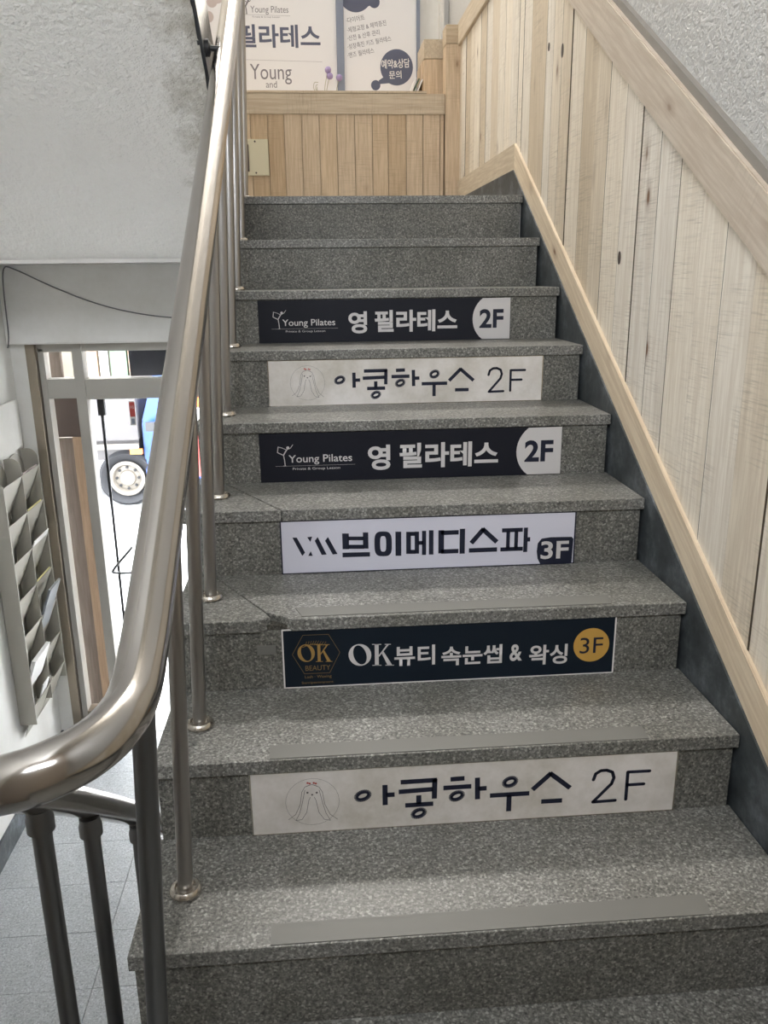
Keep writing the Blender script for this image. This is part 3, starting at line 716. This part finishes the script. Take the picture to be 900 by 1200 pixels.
# dried flowers
fw = [((378, 96), (388, 86)), ((372, 98), (385, 92)), ((395, 100), (397, 96)), ((368, 88), (366, 84))]
for j, ((a, b), (hx, hy)) in enumerate([((382, 108), (384, 88)), ((384, 108), (386, 95)), ((396, 108), (397, 97))]):
    o = thing('dried_flower', ['tall dried purple globe flower on the parapet ledge, left of the other two', 'dried purple globe flower with a bent stem, middle one on the ledge', 'short purple globe flower on the ledge in front of the poster strip'][j], 'flower', 'dried flowers on the parapet ledge')
    x0, z0, x1, z1 = PX(a), 2.024, PX(hx), PZ(hy)-.0
    tube('stem', catmull([(x0-.01, 4.22, z0), ((x0+x1)/2-.015, 4.22, (z0+z1)/2), (x1, 4.22, z1)], 5), .0022, M['stem'], o, 6)
    bm = bmesh.new(); bmesh.ops.create_icosphere(bm, subdivisions=3, radius=.019)
    for v in bm.verts: v.co = v.co*(1+.12*nz(v.co.x*60+j, v.co.y*60, 1.))+Vector((x1, 4.22, z1))
    bm_obj('flower_head', bm, M['purple'], o, True)
o = thing('dried_twig', 'curly dried twigs lying on the parapet ledge left of the flowers', 'twig')
for j in range(5):
    x0 = PX(384); bm = None
    tube('twig', catmull([(x0, 4.24, 2.024), (x0-.03-.012*j, 4.24, 2.05+.01*j), (x0-.05-.008*j, 4.23, 2.06+.018*j), (x0-.075+.004*j, 4.24, 2.09+.012*j)], 5), .0016, M['stem'], o, 5)
for j in range(3):
    o = thing('leaning_booklet', ['pale thin booklet leaning beside the pine post, leftmost', 'green edged booklet leaning between two others by the pine post', 'booklet leaning closest to the pine post'][j], 'booklet', 'booklets leaning on the ledge')
    x0 = .93+.018*j
    prism('cover', [(x0-.03, 2.024), (x0-.022, 2.024), (x0+.022, 2.125-.004*j), (x0+.014, 2.127-.004*j)], 'Y', 4.05, 4.22, M['green'] if j == 1 else M['paper'], o)

wlamp = thing('added_wall_lamp', 'unseen white lamp added high over the upper landing to light the treads', 'lamp')
box('lamp_housing', -.27, 1.17, 4.42, 4.46, 4.38, 5.12, M['ceiling'], wlamp, .004)  # housing for the added lamp, out of view

# ================================================================== street door
dr = tag(empty('door_1'), 'grey metal framed glass street door with sidelight', kind='structure')
F = M['door_frame']
Y0, Y1 = 3.17, 3.25
box('frame', -1.1, -1.055, Y0-.03, Y1, ZG, .745, M['bronze'], dr, .002); box('frame', -1.052, -1.022, Y0, Y1, ZG, .72, F, dr, .002)
box('head_rail', -1.1, .12, Y0, Y1, .700, .744, F, dr, .002)
box('transom_rail', -1.022, -.885, Y0, Y1, .468, .566, F, dr, .002); box('transom_rail', -.835, .12, Y0, Y1, .460, .562, F, dr, .002)
box('mullion', -.885, -.835, Y0-.008, Y1, ZG, .744, F, dr, .002)
box('sill_rail', -1.022, -.886, Y0, Y1, ZG, -1.315, M['brown_panel'], dr, .002); box('sill_trim', -1.022, -.886, Y0-.006, Y1, -1.314, -1.295, M['bronze'], dr)
box('frame', .09, .12, Y0, Y1, ZG, .744, F, dr)
box('pane', -1.022, -.886, 3.205, 3.211, -1.3, .468, M['glass'], dr); box('pane', -1.022, -.886, 3.205, 3.211, .567, .70, M['glass'], dr); box('pane', -.834, .09, 3.205, 3.211, .563, .70, M['glass'], dr)
gd = tag(empty('door_2'), 'frameless glass door leaf with black hinge and handle', kind='structure')
box('pane', -.785, .085, 3.222, 3.232, ZG+.01, .455, M['glass'], gd)
box('edge_seal', -.789, -.777, 3.220, 3.234, ZG+.01, .455, M['black'], gd); box('hinge', -.80, -.765, 3.212, 3.242, .37, .458, M['black'], gd, .002)
tube('handle', catmull([(-.70, 3.222, -.345), (-.70, 3.175, -.35), (-.79, 3.165, -.45), (-.79, 3.168, -.475), (-.70, 3.175, -.48), (-.70, 3.222, -.48)], 6), .007, M['steel_dark'], gd, 10)
box('sticker', -.642, -.612, 3.218, 3.221, .315, .44, M['white'], gd); box('sticker_print', -.640, -.614, 3.2165, 3.218, .36, .435, M['red'], gd)
fit_text('sticker_lettering', '미시오', -.637, -.617, .40, .418, 3.216, M['white'], gd); box('sticker_print', -.635, -.619, 3.2165, 3.218, .322, .350, M['frame_blue'], gd)
# cable sagging over the lintel
tag(tube('cable', catmull([(-1.162, 3.09, .73), (-1.150, 3.09, .80), (-1.145, 3.09, 1.00), (-1.13, 3.09, 1.10), (-1.08, 3.09, 1.095), (-.923, 3.092, 1.018), (-.751, 3.092, .945), (-.574, 3.092, .894), (-.373, 3.092, .863), (-.1, 3.092, .85)], 6), .003, M['steel_dark']), 'thin grey cable sagging across the white lintel beam', 'cable')
wbx = thing('meter_cover', 'flat white cover panel on the left wall above the letter rack', 'panel')
box('cover', XL, XL+.018, 2.6, 3.10, .245, .482, M['wall'], wbx, .004)

# ================================================================== letter rack on the left wall
rk = thing('letter_rack', 'beige metal letter rack of two pocket columns on the left wall', 'rack')
xf = -1.088; ys = [2.60, 2.845, 3.09]; zt, zb_ = .21, -1.03
box('back_panel', XL+.001, XL+.006, ys[0], ys[2], zb_+.02, .12, M['rack'], rk)
def divider(yy, ztop, zbot):
    pts = [(XL+.004, zbot)]
    pts += [(xf, zbot), (xf, ztop-.03)]
    for n in range(1, 9): a = PI/2*n/8; pts.append((XL+.03+(xf-XL-.03)*math.cos(a), ztop-.03+.05*math.sin(a)))
    pts.append((XL+.004, ztop+.015))
    return prism('divider', pts, 'Y', yy-.002, yy+.002, M['rack'], rk)
divider(ys[0]+.002, .16, zb_+.02); divider(ys[1], .215, zb_); divider(ys[2], .215, zb_)
# closed side panel facing the stairs
for c in range(2):
    # rounded back plates
    a, b = ys[c]+.004, ys[c+1]-.004; mid = (a+b)/2; rr = (b-a)/2
    pts = [(a, .05), (b, .05)]+[(mid+rr*math.cos(PI*n/12), .14+.09*math.sin(PI*n/12)) for n in range(13)]
    prism('back_plate', pts, 'X', XL+.006, XL+.010, M['rack'], rk)
    for r in range(7):
        z1 = .150-r*.182; z0 = z1-.17
        bm = bmesh.new()
        add_prism(bm, [(XL+.012, z0), (XL+.015, z0), (xf+.002, z1), (xf-.002, z1)], 'Y', a, b)
        p = bm_obj('pocket', bm, M['rack'], rk)
box('side_panel', XL+.004, xf, ys[0]-.006, ys[0]-.001, zb_-.01, .155, M['rack'], rk)
# mail
def paper(name, label, cat, c, r, mt, yy0, wdt, dz, lean, thick=.004, grp='mail in the letter rack'):
    z1 = .150-r*.182
    o = thing(name, label, cat, grp)
    y0 = ys[c]+.01+yy0
    box_ = [(xf-.05, z1-.11), (xf-.05+thick, z1-.112), (xf-.05+lean+thick, z1+dz-.002), (xf-.05+lean, z1+dz)]
    prism('sheet', box_, 'Y', y0, y0+wdt, mt, o); return o
paper('magazine', 'grey magazine poking out of the far pocket column', 'magazine', 1, 4, M['magazine'], .02, .17, .13, .09, .012)
paper('rolled_newspaper', 'white folded newspaper resting in a near pocket, fifth row', 'newspaper', 0, 5, M['paper'], .0, .225, .05, .06, .02)
paper('envelope', 'small white envelope with coloured print in the lowest near pocket', 'envelope', 0, 6, M['paper'], .11, .09, .05, .055, .006)
paper('envelope', 'white envelope edge in the third far pocket from the top', 'envelope', 1, 2, M['paper'], .0, .22, .03, .06)
paper('leaflet', 'yellow green leaflet in the second far pocket from the top', 'leaflet', 1, 1, M['paper_y'], .01, .2, .006, .045)
paper('leaflet', 'yellow green leaflet in the fourth far pocket from the top', 'leaflet', 1, 3, M['paper_y'], .01, .2, .006, .045)
paper('leaflet', 'reddish leaflet in the topmost far pocket', 'leaflet', 1, 0, M['poster_pink'], .01, .2, .006, .045)

# ================================================================== outdoors seen through the door
tag(box('ground', -9, 9, 3.3, 16, ZG-.25, ZG-.06, M['road']), 'sunlit pale street pavement outside the door', kind='structure')
ob = thing('outer_panel', 'brown and tan timber boards standing outside the sidelight', 'panel')
box('board', -1.10, -.985, 3.36, 3.40, ZG-.05, .23, M['outer_board'], ob); box('board', -.984, -.885, 3.35, 3.39, ZG-.05, .235, M['outer_wood'], ob)
box('dark_board', -1.10, -.875, 3.34, 3.38, .24, .52, M['brown_panel'], ob); box('board', -1.06, -1.0, 3.36, 3.39, .52, .74, M['outer_board'], ob); box('board', -.95, -.90, 3.40, 3.44, .52, .74, M['outer_wood'], ob)
ap = thing('awning_panel', 'dark grey panel behind the transom glass above the door', 'panel')
box('board', -.655, .12, 3.38, 3.42, .55, 1.117, M['dark_panel'], ap); box('bracket', -.3, -.25, 3.301, 3.38, .95, 1.05, M['dark_panel'], ap)
# truck
GZ = ZG-.06
tk = thing('parked_truck', 'blue cab truck parked on the sunlit street outside the door', 'truck')
TY = 8.6
wx, wz = -1.965, GZ+.33
def wheel(x, z, par):
    b = lathe('tyre', [(.18, .07), (.30, -.01), (.335, .03), (.335, .18), (.30, .22), (.18, .22)], (x, TY, z), M['tyre'], par, 36, 'Y', False)
    lathe('rim', [(.002, .02), (.085, .02), (.10, .05), (.15, .06), (.17, .0), (.20, -.006), (.21, .0)], (x, TY, z), M['rim'], b, 32, 'Y', False)
    for n in range(8):
        a = 2*PI*n/8; lathe('bolt_hole', [(.001, .036), (.017, .036), (.017, .05)], (x+.128*math.cos(a), TY, z+.128*math.sin(a)), M['tyre'], b, 10, 'Y')
wheel(wx, wz, tk); wheel(wx+2.6, wz, tk)
box('chassis', -4.6, -1.80, TY+.05, TY+1.6, GZ+.55, GZ+.78, M['truck_grey'], tk)
box('cargo_box', -4.6, -1.78, TY-.05, TY+1.7, GZ+.80, GZ+1.35, M['truck_grey'], tk)
box('side_guard', -4.6, -1.78, TY-.08, TY-.05, GZ+.70, GZ+.76, M['rim'], tk)
box('marker_lamp', -1.88, -1.74, TY-.10, TY-.05, GZ+.64, GZ+.70, M['orange'], tk)
prism('cab', [(-1.74, GZ+.3), (.2, GZ+.3), (.2, GZ+1.0), (-.2, GZ+1.75), (-1.5, GZ+1.75), (-1.74, GZ+1.0)], 'Y', TY, TY+1.7, M['truck_blue'], tk, .02)
prism('side_window', [(-1.55, GZ+1.05), (-.6, GZ+1.05), (-.65, GZ+1.6), (-1.45, GZ+1.6)], 'Y', TY-.01, TY+.01, M['green'], tk)
box('mirror', -1.66, -1.56, TY-.18, TY-.10, GZ+.92, GZ+1.02, M['black'], tk)
box('door_seam', -1.49, -1.483, TY-.004, TY+.002, GZ+.35, GZ+1.0, M['black'], tk)
fc = thing('far_building', 'pale building across the street seen through the transom', 'building')
box('wall', -8, 6, 12.2, 12.6, GZ, 6, M['facade'], fc)
for (x, wd_, z0, z1, mt_) in ((-3.30, .22, -.9, .6, 'outer_wood'), (-3.04, .12, -.45, .05, 'paper'), (-2.88, .25, -.9, .15, 'green'), (-2.6, .3, -.9, .6, 'outer_wood'), (-2.1, .5, -.6, .5, 'paper'), (-1.2, .45, -.6, .6, 'dark_panel'), (.2, .45, -.2, 1.2, 'dark_panel'), (-4.4, .6, -.5, 1.0, 'dark_panel')):
    f_o = box('window', x, x+wd_, 12.12, 12.2, z0, z1, M[mt_], fc); box('window_sill', x-.03, x+wd_+.03, 12.08, 12.2, z0-.04, z0, M['facade'], f_o)
sb = thing('street_banner', 'red, yellow and white upright banner on the pavement', 'banner')
box('pole', -.76, -.74, 6.0, 6.02, GZ, .25, M['steel'], sb); box('red_field', -.78, -.60, 5.98, 5.99, -.62, -.25, M['red'], sb); box('white_field', -.78, -.60, 5.98, 5.99, -.25, -.02, M['white'], sb)
box('orange_field', -.78, -.60, 5.98, 5.99, -.02, .15, M['orange'], sb)
